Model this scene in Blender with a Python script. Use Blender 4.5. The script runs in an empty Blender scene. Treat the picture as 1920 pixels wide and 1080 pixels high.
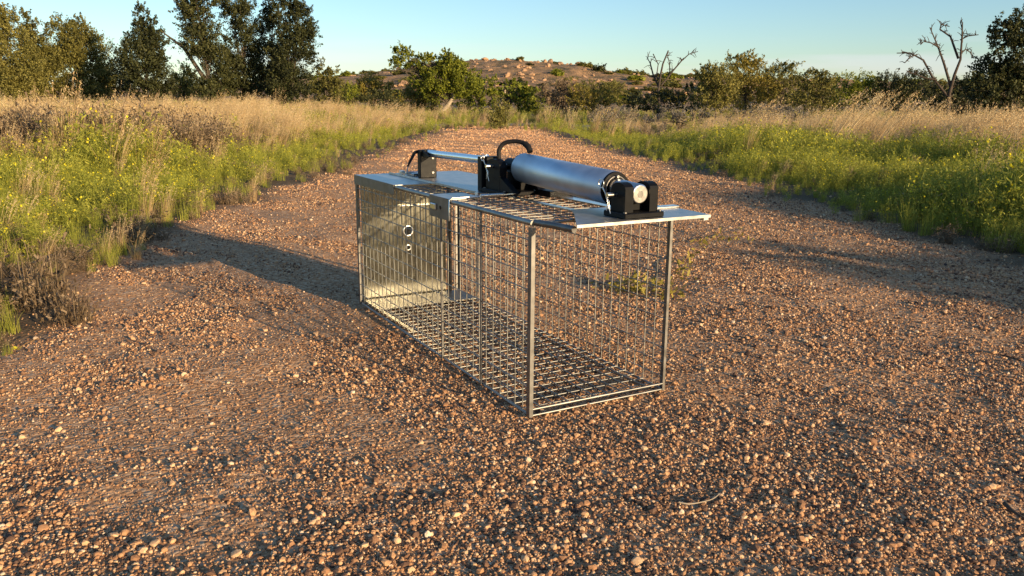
import bpy, math, random
import numpy as np
from mathutils import Vector, Matrix
random.seed(7); rng = np.random.default_rng(7)
S = bpy.context.scene; COL = S.collection
R = math.radians

# ------------------------------------------------------------------ camera
F, PITCH, ROLL, CH = 1526.5, R(13.0546), R(0.4057), 0.483
cam_d = bpy.data.cameras.new("camera"); cam = bpy.data.objects.new("camera", cam_d); COL.objects.link(cam)
cam_d.sensor_width = 36; cam_d.lens = F/1920*36; cam_d.clip_start = .02; cam_d.clip_end = 4000
fw = Vector((0, math.cos(PITCH), -math.sin(PITCH))); up0 = Vector((0, math.sin(PITCH), math.cos(PITCH))); rt0 = Vector((1, 0, 0))
rt = rt0*math.cos(ROLL)+up0*math.sin(ROLL); up = up0*math.cos(ROLL)-rt0*math.sin(ROLL)
m = Matrix((rt, up, -fw)).transposed().to_4x4(); m.translation = Vector((0, 0, CH)); cam.matrix_world = m
S.camera = cam
S.render.resolution_x, S.render.resolution_y = 1024, 576

# ------------------------------------------------------------------ sky and sun
SUN_DIR = Vector((.72, -.69, 0)).normalized(); SUN_EL = R(10.5)
W = bpy.data.worlds.new("World"); S.world = W; W.use_nodes = True
nt = W.node_tree; nt.nodes.clear()
o = nt.nodes.new('ShaderNodeOutputWorld'); bg = nt.nodes.new('ShaderNodeBackground'); sk = nt.nodes.new('ShaderNodeTexSky')
sk.sky_type = 'NISHITA'; sk.sun_disc = False; sk.sun_elevation = SUN_EL; sk.sun_rotation = math.atan2(SUN_DIR.x, SUN_DIR.y)
sk.air_density = 1.0; sk.dust_density = .25; sk.ozone_density = 3.2
tc = nt.nodes.new('ShaderNodeTexCoord'); mp = nt.nodes.new('ShaderNodeMapping'); mp.inputs['Scale'].default_value = (2.2, 2.2, 30)
nz = nt.nodes.new('ShaderNodeTexNoise'); nz.inputs['Scale'].default_value = 1.6; nz.inputs['Detail'].default_value = 5
rp = nt.nodes.new('ShaderNodeValToRGB'); rp.color_ramp.elements[0].position = .47; rp.color_ramp.elements[1].position = .62
sp = nt.nodes.new('ShaderNodeSeparateXYZ')
mr = nt.nodes.new('ShaderNodeMapRange'); mr.inputs[1].default_value = .075; mr.inputs[2].default_value = .045; mr.inputs[3].default_value = 0; mr.inputs[4].default_value = .30
mu = nt.nodes.new('ShaderNodeMath'); mu.operation = 'MULTIPLY'
mx = nt.nodes.new('ShaderNodeMix'); mx.data_type = 'RGBA'; mx.inputs[7].default_value = (4.6, 4.3, 5.0, 1)
L_ = nt.links.new
L_(tc.outputs['Generated'], mp.inputs[0]); L_(mp.outputs[0], nz.inputs[0]); L_(nz.outputs[0], rp.inputs[0])
L_(tc.outputs['Generated'], sp.inputs[0]); L_(sp.outputs[2], mr.inputs[0])
L_(rp.outputs[0], mu.inputs[0]); L_(mr.outputs[0], mu.inputs[1]); L_(mu.outputs[0], mx.inputs[0])
L_(sk.outputs[0], mx.inputs[6]); L_(mx.outputs[2], bg.inputs[0]); L_(bg.outputs[0], o.inputs[0])
bg.inputs[1].default_value = .12
sd = bpy.data.lights.new("sun", 'SUN'); sd.energy = 5.0; sd.angle = R(.55); sd.color = (1, .75, .44)
so = bpy.data.objects.new("sun", sd); COL.objects.link(so)
sv = Vector((SUN_DIR.x*math.cos(SUN_EL), SUN_DIR.y*math.cos(SUN_EL), math.sin(SUN_EL)))
so.rotation_euler = sv.to_track_quat('Z', 'Y').to_euler()
S.view_settings.view_transform = 'Standard'; S.view_settings.look = 'None'; S.view_settings.gamma = 1
S.view_settings.exposure = 0.78
S.render.engine = 'CYCLES'
try: S.cycles.max_bounces = 6; S.cycles.transparent_max_bounces = 6
except Exception: pass

# ------------------------------------------------------------------ helpers
def ray(px, py):
    X, Y = px-960, py-540
    c, s = math.cos(ROLL), math.sin(ROLL)
    X, Y = X*c+Y*s, -X*s+Y*c
    return Vector((X/F, math.cos(PITCH)-Y/F*math.sin(PITCH), -math.sin(PITCH)-Y/F*math.cos(PITCH)))
def at(px, py, d):
    v = ray(px, py); return v*(d/v.y)+Vector((0, 0, CH))
def gnd(px, py, z=0):
    v = ray(px, py); return v*((z-CH)/v.z)+Vector((0, 0, CH))

def hash2(i, j, k):
    n = (i*374761393+j*668265263+k*1442695041) & 0x7fffffff
    n = ((n ^ (n >> 13))*1274126177) & 0x7fffffff
    return ((n ^ (n >> 16)) & 0xffff)/65535.0
def noise(x, y, s, k=0):
    x = np.asarray(x, float)/s; y = np.asarray(y, float)/s
    xi = np.floor(x).astype(np.int64); yi = np.floor(y).astype(np.int64)
    fx = x-xi; fy = y-yi; fx = fx*fx*(3-2*fx); fy = fy*fy*(3-2*fy)
    a = hash2(xi, yi, k); b = hash2(xi+1, yi, k); c = hash2(xi, yi+1, k); d = hash2(xi+1, yi+1, k)
    return (a*(1-fx)+b*fx)*(1-fy)+(c*(1-fx)+d*fx)*fy
def fbm(x, y, s, k=0, n=4):
    t = 0; a = .5
    for i in range(n): t = t+a*noise(x, y, s/2**i, k+i*7); a /= 2
    return t
def sm(a, b, x):
    t = np.clip((x-a)/(b-a), 0, 1); return t*t*(3-2*t)
LY, LX = [0, 1.2, 1.4, 1.95, 2.9, 3.6, 4.85, 6.6, 10, 14, 18, 30], [-1.6, -1.22, -1.02, -1.06, -1.3, -1.25, -1.18, -1.12, -1.12, -1.02, -1.0, -1.6]
RY, RX = [0, 1.6, 2.4, 3.0, 4.5, 6.9, 9.6, 14, 18, 30], [1.95, 1.72, 1.58, 1.5, 1.42, 1.1, .66, .34, .3, .2]
def left_edge(y): return np.interp(y, LY, LX)
def right_edge(y): return np.interp(y, RY, RX)
def track_mask(x, y):
    w = (fbm(x, y, .35, 3)-.47)*.35
    e = .05+.022*np.clip(y, 0, 20)
    return sm(-e, e, x-left_edge(y)+w)*sm(-e, e, right_edge(y)-x+w)*(1-sm(16.5, 17.5, y))
DY = [0, 60, 150, 260, 1000]; 
HPX = [-400, 0, 300, 600, 700, 800, 880, 960, 1040, 1100, 1170, 1250, 1400, 1560, 1700, 1900, 2400]
HPY = [172, 168, 165, 150, 141, 131, 119, 118, 122, 131, 139, 143, 149, 152, 155, 152, 160]
def terrain(x, y):
    x = np.asarray(x, float); y = np.asarray(y, float)
    yy = np.maximum(y, .1); a = x/yy
    left = 1-sm(-.24, -.13, a)
    road = sm(-1.6, -1.1, x)*(1-sm(.5, 1.2, x))
    start = 8*(1-road)+14*road
    t = np.maximum(y-start, 0)
    drop = -.24*sm(0, 9, t)-.005*np.maximum(y-20, 0)
    drop = np.maximum(drop, -.55)
    z = drop*(1-left)*(y > 5)+left*(-.10*sm(25, 60, y))
    # hill far away
    px = 960+F*a
    top = (184-np.interp(px, HPX, HPY)-(px-960)*-.00708)*330/F+CH
    top = top*(1+.16*(fbm(x, y, 30, 11)-.5)*2) + 3.4*(fbm(x, y, 11, 13)-.5)
    h = sm(150, 320, y)*(1-.3*sm(380, 620, y))
    z = z+h*np.maximum(top, .5)
    # small relief
    near = 1-sm(6, 14, y)
    z = z+near*((fbm(x, y, .5, 21)-.47)*.030+(fbm(x*.8+y*.55, y*.8-x*.45, .26, 23)-.47)*.020+(fbm(x, y, .09, 25)-.47)*.009)*(1-sm(2.2, 3, np.abs(x)))
    fl = np.exp(-(((x-.0)/.42)**4+((y-1.65)/.55)**4))
    z = z*(1-fl*near)-.003*fl
    return z+(1-near)*(fbm(x, y, 3, 31)-.47)*.06
def tz(x, y): return float(terrain(np.array([x]), np.array([y]))[0])

def mesh_np(name, V, Fc, mat=None, attrs=None, smooth=False, fsize=None, uvcol=None):
    """V (n,3); Fc (m,k) faces of k corners."""
    me = bpy.data.meshes.new(name); V = np.asarray(V, np.float32); Fc = np.asarray(Fc, np.int32)
    mm, k = Fc.shape
    me.vertices.add(len(V)); me.vertices.foreach_set('co', V.ravel())
    me.loops.add(mm*k); me.loops.foreach_set('vertex_index', Fc.ravel())
    me.polygons.add(mm); me.polygons.foreach_set('loop_start', np.arange(mm, dtype=np.int32)*k)
    try: me.polygons.foreach_set('loop_total', np.full(mm, k, np.int32))
    except Exception: pass
    if smooth: me.polygons.foreach_set('use_smooth', np.ones(mm, bool))
    me.update(calc_edges=True)
    for an, (dom, arr) in (attrs or {}).items():
        at_ = me.attributes.new(an, 'FLOAT', dom); at_.data.foreach_set('value', np.asarray(arr, np.float32))
    if mat: me.materials.append(mat)
    return me
def link(name, me, parent=None, coll=None):
    ob = bpy.data.objects.new(name, me); (coll or COL).objects.link(ob)
    if parent: ob.parent = parent
    return ob
def tag(ob, label=None, cat=None, group=None, kind=None):
    if label: ob['label'] = label
    if cat: ob['category'] = cat
    if group: ob['group'] = group
    if kind: ob['kind'] = kind
    return ob

class MB:
    """collects primitive shapes and builds ONE mesh"""
    def __init__(s): s.v = []; s.f = []; s.sm = []
    def add(s, vs, fs, smooth=False):
        b = len(s.v); s.v += [tuple(v) for v in vs]; s.f += [tuple(i+b for i in f) for f in fs]; s.sm += [smooth]*len(fs); return s
    def box(s, lo, hi, bev=0.0):
        x0, y0, z0 = lo; x1, y1, z1 = hi
        if bev <= 0:
            vs = [(x, y, z) for z in (z0, z1) for y in (y0, y1) for x in (x0, x1)]
            return s.add(vs, [(0, 2, 3, 1), (4, 5, 7, 6), (0, 1, 5, 4), (2, 6, 7, 3), (0, 4, 6, 2), (1, 3, 7, 5)])
        b = bev; pts = []
        import itertools
        idx = {}
        for sx, sy, sz in itertools.product((0, 1), repeat=3):
            X = (x0, x1)[sx]; Y = (y0, y1)[sy]; Z = (z0, z1)[sz]
            dx = b*(1-2*sx); dy = b*(1-2*sy); dz = b*(1-2*sz)
            idx[(sx, sy, sz)] = len(pts)
            pts += [(X, Y+dy, Z+dz), (X+dx, Y, Z+dz), (X+dx, Y+dy, Z)]
        import bmesh
        bm = bmesh.new()
        for p in pts: bm.verts.new(p)
        r = bmesh.ops.convex_hull(bm, input=bm.verts)
        bmesh.ops.dissolve_limit(bm, angle_limit=.01, verts=bm.verts, edges=bm.edges)
        bmesh.ops.recalc_face_normals(bm, faces=bm.faces)
        bm.verts.index_update()
        s.add([v.co for v in bm.verts], [[v.index for v in f.verts] for f in bm.faces]); bm.free(); return s
    def tube(s, pts, r, n=8, caps=True, r2=None):
        pts = [Vector(p) for p in pts]; k = len(pts); vs = []; fs = []
        rs = r if isinstance(r, (list, tuple)) else [r+(0 if r2 is None else (r2-r)*i/(k-1)) for i in range(k)]
        pa = None
        for i, p in enumerate(pts):
            t = (pts[min(i+1, k-1)]-pts[max(i-1, 0)]).normalized()
            if pa is None:
                pa = t.cross(Vector((0, 0, 1)) if abs(t.z) < .9 else Vector((1, 0, 0))).normalized()
            else: pa = (pa-t*pa.dot(t)).normalized()
            q = t.cross(pa)
            for j in range(n):
                a = 2*math.pi*j/n; vs.append(p+(pa*math.cos(a)+q*math.sin(a))*rs[i])
        for i in range(k-1):
            for j in range(n): fs.append((i*n+j, i*n+(j+1) % n, (i+1)*n+(j+1) % n, (i+1)*n+j))
        s.add(vs, fs, True)
        if caps:
            s.add(vs[:n][::-1], [tuple(range(n))]); s.add(vs[-n:], [tuple(range(n))])
        return s
    def prism(s, poly, z0, z1, axis=2):
        """poly list of 2-D points, extruded along axis"""
        n = len(poly)
        def mk(a, b, c): return {2: (a, b, c), 1: (a, c, b), 0: (c, a, b)}[axis]
        vs = [mk(a, b, z0) for a, b in poly]+[mk(a, b, z1) for a, b in poly]
        fs = [tuple(range(n))[::-1], tuple(range(n, 2*n))]+[(i, (i+1) % n, n+(i+1) % n, n+i) for i in range(n)]
        return s.add(vs, fs)
    def build(s, name, mat, parent=None, coll=None):
        me = bpy.data.meshes.new(name); me.from_pydata(s.v, [], s.f); me.update()
        me.polygons.foreach_set('use_smooth', s.sm)
        if mat: me.materials.append(mat)
        import bmesh
        bm = bmesh.new(); bm.from_mesh(me); bmesh.ops.recalc_face_normals(bm, faces=bm.faces); bm.to_mesh(me); bm.free()
        return link(name, me, parent, coll)

# ------------------------------------------------------------------ materials
def mat_new(name):
    m = bpy.data.materials.new(name); m.use_nodes = True; nt = m.node_tree
    return m, nt, nt.nodes['Principled BSDF'], nt.nodes['Material Output']
def N(nt, t, **k):
    n = nt.nodes.new('ShaderNode'+t)
    for a, b in k.items(): setattr(n, a, b)
    return n
def ramp(nt, cols):
    r = N(nt, 'ValToRGB'); e = r.color_ramp.elements
    while len(e) < len(cols): e.new(.5)
    for i, (p, c) in enumerate(cols): e[i].position = p; e[i].color = (*c, 1)
    return r
def metal(name, col, rough, bump=.0, var=.12, scale=40, metallic=1):
    m, nt, p, o = mat_new(name)
    if not metallic: p.inputs['Specular IOR Level'].default_value = .14
    tc = N(nt, 'TexCoord'); n1 = N(nt, 'TexNoise'); n1.inputs['Scale'].default_value = scale; n1.inputs['Detail'].default_value = 6
    nt.links.new(tc.outputs['Object'], n1.inputs[0])
    r = ramp(nt, [(.3, [c*(1-var) for c in col]), (.7, [min(1, c*(1+var)) for c in col])])
    nt.links.new(n1.outputs[0], r.inputs[0]); nt.links.new(r.outputs[0], p.inputs['Base Color'])
    mr = N(nt, 'MapRange'); mr.inputs[3].default_value = rough*.8; mr.inputs[4].default_value = rough*1.25
    nt.links.new(n1.outputs[0], mr.inputs[0]); nt.links.new(mr.outputs[0], p.inputs['Roughness'])
    p.inputs['Metallic'].default_value = metallic
    if bump:
        n2 = N(nt, 'TexNoise'); n2.inputs['Scale'].default_value = 9; nt.links.new(tc.outputs['Object'], n2.inputs[0])
        b = N(nt, 'Bump'); b.inputs['Strength'].default_value = bump; b.inputs['Distance'].default_value = .01
        nt.links.new(n2.outputs[0], b.inputs['Height']); nt.links.new(b.outputs[0], p.inputs['Normal'])
    return m
M_wire = metal('galvanised wire', (.30, .29, .265), .48, var=.35, scale=25)
M_sheet = metal('galvanised sheet', (.52, .51, .49), .40, bump=.12, var=.18, scale=60)
M_plate = metal('sheet with spangle', (.22, .215, .18), .19, bump=.12, var=.12, scale=45)
M_alu = metal('anodised tube', (.56, .62, .68), .46, var=.09, scale=35)
M_bright = metal('bright steel', (.78, .76, .72), .28, var=.08, scale=120)
M_dark = metal('grey steel post', (.20, .19, .18), .5, var=.25, scale=60)
M_black = metal('black plastic', (.004, .004, .005), .45, var=.2, scale=90, metallic=0)
M_rubber = metal('black rubber', (.016, .015, .015), .6, var=.2, scale=90, metallic=0)

def leaf_mat(name, dark, mid, light, trans=.35, rough=.6, inst=.3):
    """colour from the mesh attribute 'tone' (per leaf), with small differences from plant to plant"""
    m, nt, p, o = mat_new(name)
    a = N(nt, 'Attribute', attribute_name='tone'); oi = N(nt, 'ObjectInfo')
    ad = N(nt, 'Math', operation='MULTIPLY_ADD'); ad.inputs[1].default_value = inst; nt.links.new(oi.outputs['Random'], ad.inputs[0])
    sb = N(nt, 'Math', operation='SUBTRACT'); sb.inputs[1].default_value = inst/2
    nt.links.new(a.outputs['Fac'], ad.inputs[2]); nt.links.new(ad.outputs[0], sb.inputs[0])
    r = ramp(nt, [(.0, dark), (.5, mid), (1., light)]); nt.links.new(sb.outputs[0], r.inputs[0])
    nt.links.new(r.outputs[0], p.inputs['Base Color']); p.inputs['Roughness'].default_value = rough
    p.inputs['Specular IOR Level'].default_value = .25
    t = N(nt, 'BsdfTranslucent'); nt.links.new(r.outputs[0], t.inputs[0])
    mx = N(nt, 'MixShader'); mx.inputs[0].default_value = trans
    nt.links.new(p.outputs[0], mx.inputs[1]); nt.links.new(t.outputs[0], mx.inputs[2]); nt.links.new(mx.outputs[0], o.inputs[0])
    return m
M_dryg = leaf_mat('dry grass', (.24, .14, .06), (.50, .325, .145), (.76, .59, .33))
M_green = leaf_mat('green weed', (.10, .12, .02), (.27, .285, .04), (.50, .47, .08))
M_brown = leaf_mat('brown scrub', (.07, .05, .03), (.19, .13, .075), (.36, .26, .16), trans=.2)
M_yel = leaf_mat('yellow flower', (.62, .50, .02), (.80, .68, .03), (.85, .78, .08), trans=.3)
M_olive = leaf_mat('olive leaves', (.06, .058, .014), (.18, .165, .04), (.33, .29, .08))
M_darkleaf = leaf_mat('dark oak leaves', (.02, .024, .009), (.05, .056, .018), (.11, .11, .036), trans=.25)
M_mesq = leaf_mat('bright green leaves', (.065, .08, .010), (.20, .22, .022), (.34, .34, .045))
M_gold = leaf_mat('yellow green leaves', (.11, .095, .02), (.27, .215, .04), (.40, .32, .07))
M_greyt = leaf_mat('grey twigs', (.08, .07, .055), (.18, .155, .13), (.30, .26, .21), trans=.05)
def bark(name, c):
    m = metal(name, c, .9, bump=.6, var=.35, scale=14, metallic=0); return m
M_bark = bark('bark', (.10, .08, .06)); M_pale = bark('pale bark', (.36, .29, .21)); M_dead = bark('dead wood', (.07, .055, .045))

def ground_mat():
    m, nt, p, o = mat_new('ground')
    tc = N(nt, 'TexCoord'); a = N(nt, 'Attribute', attribute_name='track')
    nA = N(nt, 'TexNoise'); nA.inputs['Scale'].default_value = 2.2; nA.inputs['Detail'].default_value = 8; nA.inputs['Roughness'].default_value = .65
    nB = N(nt, 'TexNoise'); nB.inputs['Scale'].default_value = 60; nB.inputs['Detail'].default_value = 6
    vo = N(nt, 'TexVoronoi'); vo.inputs['Scale'].default_value = 130; vo2 = N(nt, 'TexVoronoi'); vo2.inputs['Scale'].default_value = 42
    for n in (nA, nB, vo, vo2): nt.links.new(tc.outputs['Object'], n.inputs['Vector'])
    r1 = ramp(nt, [(.3, (.25, .128, .06)), (.5, (.40, .205, .095)), (.72, (.52, .28, .13))]); nt.links.new(nA.outputs[0], r1.inputs[0])
    sepc = N(nt, 'SeparateColor'); nt.links.new(vo.outputs['Color'], sepc.inputs[0])
    r2 = ramp(nt, [(0, (.24, .135, .075)), (.35, (.46, .26, .135)), (.7, (.62, .38, .21)), (1, (.72, .54, .36))]); nt.links.new(sepc.outputs[0], r2.inputs[0])
    mx = N(nt, 'Mix', data_type='RGBA'); mx.inputs[0].default_value = .6
    nt.links.new(r1.outputs[0], mx.inputs[6]); nt.links.new(r2.outputs[0], mx.inputs[7])
    r3 = ramp(nt, [(.3, (.07, .05, .03)), (.6, (.15, .105, .06)), (.8, (.22, .15, .08))]); nt.links.new(nA.outputs[0], r3.inputs[0])
    mg = N(nt, 'Mix', data_type='RGBA'); nt.links.new(a.outputs['Fac'], mg.inputs[0])
    nt.links.new(r3.outputs[0], mg.inputs[6]); nt.links.new(mx.outputs[2], mg.inputs[7])
    nt.links.new(mg.outputs[2], p.inputs['Base Color']); p.inputs['Roughness'].default_value = .95; p.inputs['Specular IOR Level'].default_value = .15
    s1 = N(nt, 'Math', operation='MULTIPLY_ADD'); s1.inputs[1].default_value = -1.0; nt.links.new(vo.outputs['Distance'], s1.inputs[0]); nt.links.new(nB.outputs[0], s1.inputs[2])
    s2 = N(nt, 'Math', operation='MULTIPLY_ADD'); s2.inputs[1].default_value = -.25; nt.links.new(vo2.outputs['Distance'], s2.inputs[0]); nt.links.new(s1.outputs[0], s2.inputs[2])
    b = N(nt, 'Bump'); b.inputs['Strength'].default_value = .5; b.inputs['Distance'].default_value = .004
    nt.links.new(s2.outputs[0], b.inputs['Height']); nt.links.new(b.outputs[0], p.inputs['Normal'])
    return m
M_ground = ground_mat()
def stone_mat(name, cols, scale=300):
    m, nt, p, o = mat_new(name)
    oi = N(nt, 'ObjectInfo'); r = ramp(nt, cols); nt.links.new(oi.outputs['Random'], r.inputs[0])
    tc = N(nt, 'TexCoord'); n = N(nt, 'TexNoise'); n.inputs['Scale'].default_value = scale; n.inputs['Detail'].default_value = 4
    nt.links.new(tc.outputs['Object'], n.inputs[0])
    mr = N(nt, 'MapRange'); mr.inputs[3].default_value = .55; mr.inputs[4].default_value = 1.4; nt.links.new(n.outputs[0], mr.inputs[0])
    mm = N(nt, 'Mix', data_type='RGBA', blend_type='MULTIPLY'); mm.inputs[0].default_value = 1
    nt.links.new(r.outputs[0], mm.inputs[6]); nt.links.new(mr.outputs[0], mm.inputs[7]); nt.links.new(mm.outputs[2], p.inputs['Base Color'])
    p.inputs['Roughness'].default_value = .75; p.inputs['Specular IOR Level'].default_value = .3
    return m
M_peb = stone_mat('granite grit', [(0, (.06, .038, .03)), (.22, (.16, .085, .05)), (.47, (.36, .185, .09)), (.74, (.53, .30, .15)), (.95, (.64, .43, .25)), (1, (.70, .54, .38))], 2.5)
def rock_mat():
    m, nt, p, o = mat_new('granite boulder')
    tc = N(nt, 'TexCoord'); n = N(nt, 'TexNoise'); n.inputs['Scale'].default_value = 1.4; n.inputs['Detail'].default_value = 8
    nt.links.new(tc.outputs['Object'], n.inputs[0])
    r = ramp(nt, [(.3, (.13, .08, .05)), (.5, (.36, .215, .12)), (.75, (.50, .31, .18))]); nt.links.new(n.outputs[0], r.inputs[0])
    nt.links.new(r.outputs[0], p.inputs['Base Color']); p.inputs['Roughness'].default_value = .9
    b = N(nt, 'Bump'); b.inputs['Distance'].default_value = .3; nt.links.new(n.outputs[0], b.inputs['Height']); nt.links.new(b.outputs[0], p.inputs['Normal'])
    return m
M_rock = rock_mat()
def hill_mat():
    m, nt, p, o = mat_new('hillside')
    tc = N(nt, 'TexCoord'); n = N(nt, 'TexNoise'); n.inputs['Scale'].default_value = .22; n.inputs['Detail'].default_value = 9; n.inputs['Roughness'].default_value = .7
    nt.links.new(tc.outputs['Object'], n.inputs[0])
    r = ramp(nt, [(.32, (.07, .06, .03)), (.43, (.18, .13, .06)), (.50, (.40, .235, .11)), (.68, (.62, .36, .17))]); nt.links.new(n.outputs[0], r.inputs[0])
    nt.links.new(r.outputs[0], p.inputs['Base Color']); p.inputs['Roughness'].default_value = .95
    b = N(nt, 'Bump'); b.inputs['Distance'].default_value = 4.5; nt.links.new(n.outputs[0], b.inputs['Height']); nt.links.new(b.outputs[0], p.inputs['Normal'])
    return m
M_hill = hill_mat()

# ------------------------------------------------------------------ ground sheets
def grid(xs, ys, zf, name, mat, extra=None):
    X, Y = np.meshgrid(xs, ys); Z = zf(X, Y)
    V = np.stack([X.ravel(), Y.ravel(), Z.ravel()], 1); nx = len(xs); ny = len(ys)
    i, j = np.meshgrid(np.arange(nx-1), np.arange(ny-1)); b = (j*nx+i).ravel()
    Fc = np.stack([b, b+1, b+nx+1, b+nx], 1)
    at_ = {k: ('POINT', f(X, Y).ravel()) for k, f in (extra or {}).items()}
    ob = link(name, mesh_np(name, V, Fc, mat, at_, smooth=True)); return ob
def spaced(stops):
    out = []
    for a, b, s in stops: out += list(np.arange(a, b, s))
    return np.array(out+[stops[-1][1]])
xs = spaced([(-160, -40, 10), (-40, -10, 1.5), (-10, -2.2, .2), (-2.2, 2.4, .016), (2.4, 10, .2), (10, 40, 1.5), (40, 160, 10)])
ys = spaced([(-30, 0, 2), (0, .6, .1), (.6, 5, .016), (5, 10, .04), (10, 24, .15), (24, 60, 1), (60, 150, 5)])
tag(grid(xs, ys, terrain, 'ground', M_ground, {'track': track_mask}), kind='structure')
xs = spaced([(-420, -90, 8), (-90, 130, 1.6), (130, 420, 5)]); ys = spaced([(148, 350, 2), (350, 440, 4), (440, 900, 20)])
hill = grid(xs, ys, lambda x, y: terrain(x, y)-.02, 'hill', M_hill); tag(hill, kind='structure')
# far plain to the horizon
mb = MB(); mb.box((-3500, 600, -6), (3500, 3500, -1)); tag(mb.build('terrain', M_hill), kind='structure')
# paved road crossing beyond the track
m_, nt_, p_, o_ = mat_new('asphalt'); n_ = N(nt_, 'TexNoise'); n_.inputs['Scale'].default_value = 30
r_ = ramp(nt_, [(.3, (.16, .135, .115)), (.7, (.26, .215, .18))]); nt_.links.new(n_.outputs[0], r_.inputs[0]); nt_.links.new(r_.outputs[0], p_.inputs['Base Color']); p_.inputs['Roughness'].default_value = .85
tag(grid(spaced([(-30, 40, .5)]), np.array([19.5, 20.5, 21.5, 22.5, 23.5]), lambda x, y: terrain(x, y*0+21.5)+.035, 'road', m_), kind='structure')

# ------------------------------------------------------------------ instancing for uncountable stuff
def scatter(name, P, rot, scl, idx, coll, kind='stuff'):
    me = bpy.data.meshes.new(name); n = len(P)
    me.vertices.add(n); me.vertices.foreach_set('co', np.asarray(P, np.float32).ravel())
    a = me.attributes.new('rot', 'FLOAT_VECTOR', 'POINT'); a.data.foreach_set('vector', np.asarray(rot, np.float32).ravel())
    a = me.attributes.new('scl', 'FLOAT_VECTOR', 'POINT'); a.data.foreach_set('vector', np.asarray(scl, np.float32).ravel())
    a = me.attributes.new('idx', 'INT', 'POINT'); a.data.foreach_set('value', np.asarray(idx, np.int32))
    ob = link(name, me); tag(ob, kind=kind)
    g = bpy.data.node_groups.new(name+'_nodes', 'GeometryNodeTree')
    g.interface.new_socket('Geometry', in_out='INPUT', socket_type='NodeSocketGeometry'); g.interface.new_socket('Geometry', in_out='OUTPUT', socket_type='NodeSocketGeometry')
    gi = g.nodes.new('NodeGroupInput'); go = g.nodes.new('NodeGroupOutput')
    ci = g.nodes.new('GeometryNodeCollectionInfo'); ci.inputs[0].default_value = coll; ci.inputs[1].default_value = True; ci.inputs[2].default_value = True
    ip = g.nodes.new('GeometryNodeInstanceOnPoints'); ip.inputs['Pick Instance'].default_value = True
    def na(nm, t):
        q = g.nodes.new('GeometryNodeInputNamedAttribute'); q.data_type = t; q.inputs[0].default_value = nm
        return [s for s in q.outputs if s.enabled][0]
    g.links.new(gi.outputs[0], ip.inputs['Points']); g.links.new(ci.outputs[0], ip.inputs['Instance'])
    g.links.new(na('idx', 'INT'), ip.inputs['Instance Index']); g.links.new(na('rot', 'FLOAT_VECTOR'), ip.inputs['Rotation']); g.links.new(na('scl', 'FLOAT_VECTOR'), ip.inputs['Scale'])
    g.links.new(ip.outputs[0], go.inputs[0])
    md = ob.modifiers.new('scatter', 'NODES'); md.node_group = g
    return ob
def lib(name): return bpy.data.collections.new(name)     # not linked: holds only the source shapes

import bmesh
def rock_mesh(name, mat, seed, sub=2, rough=.28, flat=.7):
    r = random.Random(seed); bm = bmesh.new(); bmesh.ops.create_icosphere(bm, subdivisions=sub, radius=1)
    cuts = []
    for _ in range(9):
        v = Vector((r.gauss(0, 1), r.gauss(0, 1), r.gauss(0, 1))).normalized(); cuts.append((v, r.uniform(.55, .9)))
    sx, sy, sz = r.uniform(.8, 1.25), r.uniform(.7, 1.1), r.uniform(flat*.8, flat*1.2)
    for v in bm.verts:
        p = v.co.copy()
        for d, h in cuts:
            e = p.dot(d)-h
            if e > 0: p -= d*e*.9
        p *= 1+r.uniform(-rough, rough)*.18
        v.co = Vector((p.x*sx, p.y*sy, p.z*sz))
    me = bpy.data.meshes.new(name); bm.to_mesh(me); bm.free(); me.materials.append(mat); return me
peb = lib('pebble_shapes')
M_peb2 = stone_mat('far orange grit', [(0, (.30, .15, .07)), (.5, (.62, .33, .16)), (1, (.80, .52, .30))], 2.5)  # grit for the far track, brighter and more orange than the near grit
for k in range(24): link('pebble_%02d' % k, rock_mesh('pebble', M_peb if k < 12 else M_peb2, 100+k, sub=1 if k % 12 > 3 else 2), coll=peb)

def sample_view(n, y0, y1, power, margin=.12):
    """points on the ground ahead, density falling with distance"""
    u = rng.random(n); e = 2-power
    y = (y0**e+(y1**e-y0**e)*u)**(1/e)
    x = (rng.random(n)*2-1)*(.63+margin)*(y+.35)
    return x, y
n = 1350000
x, y = sample_view(n, .45, 17.0, 1.62, .05)
tm = track_mask(x, y)
st = fbm(x*.8+y*.9, y*.35-x*.45, .16, 41)
st2 = fbm(x*.7+y*.7, (y-x)*.45, .5, 43); dens = np.clip(.40+.6*sm(.36, .60, st)+.35*sm(-.1, .7, x)-.25*sm(.5, .65, st2), .15, .95)*np.clip(tm+.2*(rng.random(n) < .3)*(y < 6), 0, 1)
k = rng.random(n) < dens; x, y = x[k], y[k]
sz = np.exp(rng.normal(math.log(.00128), .50, len(x)))
big = rng.random(len(x)); sz = np.where(big > .99, sz*2.2, sz); sz = np.minimum(sz, .0062); sz = sz*np.where(rng.random(len(x)) > .25+.75*sm(.38, .58, st[k])+.3*sm(-.3, .5, x), .55, 1)
sz = sz*(1+.17*np.clip(y-1.3, 0, 16))
P = np.stack([x, y, terrain(x, y)+sz*.32], 1)
rot = np.stack([rng.normal(0, .35, len(x)), rng.normal(0, .35, len(x)), rng.random(len(x))*6.28], 1)
scatter('gravel', P, rot, np.stack([sz, sz, sz], 1), rng.integers(0, 12, len(x))+12*(rng.random(len(x)) < .95*sm(3.2, 7.5, y)), peb)

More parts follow.
